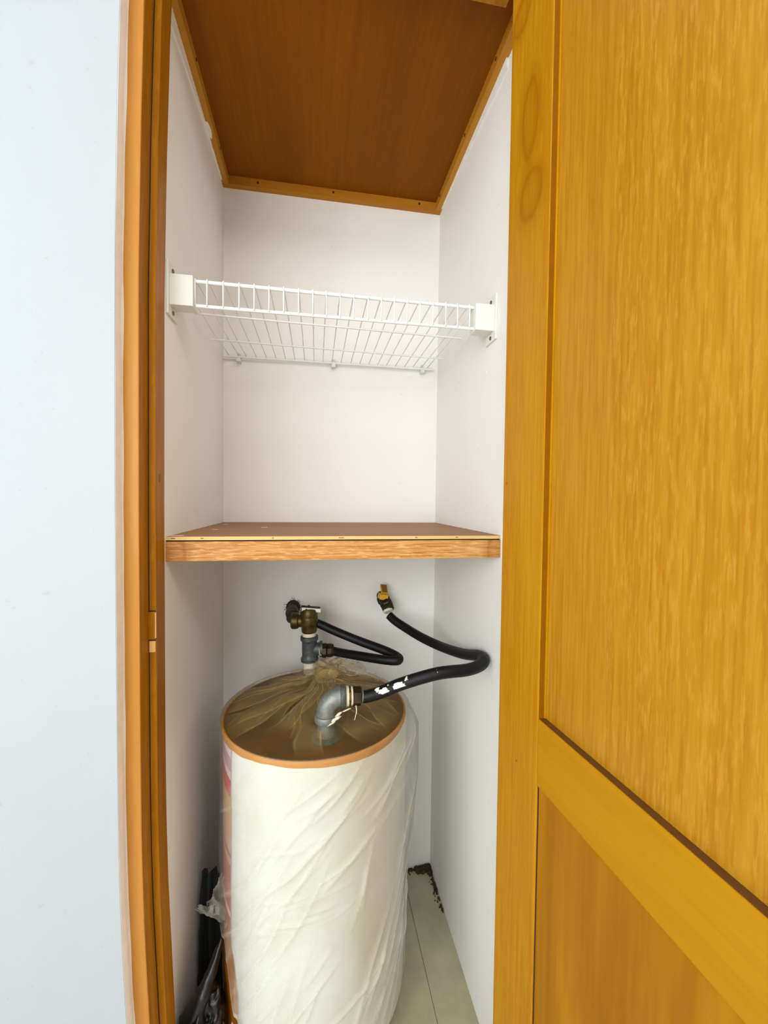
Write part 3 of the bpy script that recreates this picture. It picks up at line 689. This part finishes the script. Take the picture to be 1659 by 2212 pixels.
# right valve with yellow lever
rv = tag(empty('wall_valve', (.482,-.03,.88)), 'small dark brass wall valve with a yellow lever', 'valve')
P_('wall_stub', rv, BRASSD, (.476,0,.905), (.08,-1,-.25), [(.0150,0),(.0150,.018),(.0185,.020),(.0190,.034)], 20)
P_('valve_body', rv, BRASSD, (.479,-.030,.905), (.22,-.62,-.60), [(.0150,0),(.0185,.004),(.0190,.012),(.0165,.015),(.0200,.018),(.0205,.028),(.0180,.032),(.0195,.034),(.0190,.044),(.0150,.048)], 8, .2, False)
P_('bonnet', rv, BRASSD, (.479,-.034,.905), (-.05,.05,1), [(.0125,0),(.0130,.008),(.0100,.012)], 8, 0, False)
P_('thread_tape', rv, TAPE, (.4870,-.0600,.8750), (.25,-.55,-.62), [(.0150,0),(.0155,.004),(.0130,.008)], 24)
bm = bmesh.new()
box(bm, .462, .490, -.052, -.030, .915, .9185); box(bm, .462, .4655, -.052, -.030, .905, .916)
box(bm, .4655, .4900, -.0535, -.0505, .903, .917)
bmesh.ops.rotate(bm, cent=(.476,-.04,.915), matrix=Matrix.Rotation(rad(10), 3, 'Y'), verts=bm.verts)
lev2 = obj('lever', bm, YEL, rv)
bm = bmesh.new(); box(bm, .469, .489, -.052, -.020, .929, .935, bev=.0008)
bmesh.ops.rotate(bm, cent=(.479,-.036,.932), matrix=Matrix.Rotation(rad(42), 3, 'X')@Matrix.Rotation(rad(12), 3, 'Y'), verts=bm.verts)
o = obj('lever_grip', bm, YEL, lev2)
bm = bmesh.new(); box(bm, .4705, .487, -.050, -.022, .9352, .9360)
bmesh.ops.rotate(bm, cent=(.479,-.036,.932), matrix=Matrix.Rotation(rad(42), 3, 'X')@Matrix.Rotation(rad(12), 3, 'Y'), verts=bm.verts)
obj('worn_patch', bm, PUTTY, lev2)

# ------------------------------------------------------------------ hoses
h1 = smooth_path([(.270,-.120,.862),(.295,-.125,.852),(.321,-.133,.841),(.389,-.160,.818),(.450,-.198,.804),(.478,-.222,.797),(.487,-.240,.794),(.476,-.250,.793),(.437,-.232,.792),(.370,-.176,.786),(.335,-.145,.783),(.318,-.134,.784)], 8)
bm = bmesh.new(); sweep(bm, h1, .0118, 20); ho = obj('short_hose', bm, RUBBER, None, True, angle=50)
tag(ho, 'short black rubber hose looping from the left brass valve back to the tee', 'hose', 'black rubber hoses above the tank')
lh = tag(empty('long_hose', (.5,-.25,.84)), 'long black hose with flaked white paint, bent against the right wall', 'hose', 'black rubber hoses above the tank')
h2 = smooth_path([(.4905,-.072,.860),(.505,-.088,.848),(.528,-.112,.836),(.565,-.165,.822),(.603,-.235,.818),(.626,-.330,.834),(.6360,-.405,.857),(.6345,-.440,.861),(.618,-.458,.857),(.583,-.470,.854),(.520,-.476,.853),(.452,-.464,.832),(.403,-.449,.808),(.375,-.441,.798),(.364,-.440,.7985)], 8)
bm = bmesh.new(); sweep(bm, h2, .0126, 24); obj('hose_tube', bm, RUBBER, lh, True, angle=50)
seg = smooth_path([(.520,-.476,.853),(.452,-.464,.832),(.403,-.449,.808),(.375,-.441,.798)], 40)
def keep(c, p, t):
    d = (c-p).normalized(); 
    if d.y > .1 or d.z < -.1: return False
    return noise.noise(Vector((c.x*55, c.y*90, c.z*90))+Vector((3,1,4)))+.35*noise.noise(c*260) > -.16+1.3*abs(t-.42)+.5*abs(d.z-.55)
bm = bmesh.new(); sweep(bm, seg, .01275, 96, keep=keep); o = obj('paint_flakes', bm, WPAINT, lh, True); o['label'] = 'flaked white paint on the hose'; o['kind'] = 'stuff'

# ------------------------------------------------------------------ black bag between tank and left wall
bg = tag(empty('plastic_bag', (.05,-.43,0)), 'crumpled shiny black plastic bag on the floor left of the tank', 'bag')
bm = bmesh.new(); bmesh.ops.create_icosphere(bm, subdivisions=5, radius=1)
for v in bm.verts:
    c = v.co.copy(); n3 = noise.noise(c*1.6+Vector((5,2,1))); n4 = abs(noise.noise(c*3.6)); n5 = abs(noise.noise(c*8))
    k = 1+.25*n3-.35*n4-.12*n5
    z = c.z*k; zz_ = .100+z*.108
    v.co = Vector((.048+c.x*k*.046+.010*max(0,z), -.425+c.y*k*.062, max(.001, zz_)))
    v.co.x = max(.003, v.co.x)
obj('bag_body', bm, BAG, bg, True)
bm = bmesh.new()
pth = smooth_path([(.030,-.440,.165),(.050,-.435,.205),(.066,-.415,.240),(.080,-.395,.280)], 6)
sweep(bm, pth, lambda t: .020*(1-t)+.003, 14)
for v in bm.verts: v.co += Vector((noise.noise(v.co*60), noise.noise(v.co*60+Vector((9,0,0))), 0))*.004
obj('bag_neck', bm, BAG, bg, True)
bm = bmesh.new(); box(bm, .004, .018, -.488, -.478, .085, .112, bev=.002); obj('green_print', bm, GREEN, bg)
# dark sheet added as the shade behind the bag, between tank and wall
bm = bmesh.new(); g = []
for i in range(24):
    for_z = .02+.32*i/23; row = []
    for j in range(14):
        x = .006+(.052)*j/13; y = -.30-.010*math.sin(j*.9+i*.15)-.010*noise.noise(Vector((j*.6, i*.3, 0)))
        row.append(bm.verts.new((x*(1-.25*(i/23))+.012*(i/23), y, for_z)))
    g.append(row)
for i in range(23):
    for j in range(13): bm.faces.new((g[i][j], g[i][j+1], g[i+1][j+1], g[i+1][j]))
rg = tag(obj('shade_sheet', bm, plain('shade_sheet', (20,21,15), .8, var=.2), None, True), 'dark sheet standing in for the shade between the tank and left wall', 'shade sheet')
sd = rg.modifiers.new('thickness', 'SOLIDIFY'); sd.thickness = .003
# scuffs and small holes left in the closet walls
for par, x, y, z, sg, lab in ((None, .65,-.389,1.499,-1,''), (None, 0,-.358,1.551,1,'')):
    bm = bmesh.new(); lathe(bm, (x,y,z), (sg,0,0), [(.0026,0),(.0022,.0006)], 10)
    w = bpy.data.objects['wall_right' if x > .3 else 'wall_left']; obj('wall_mark', bm, PLASTER, w)
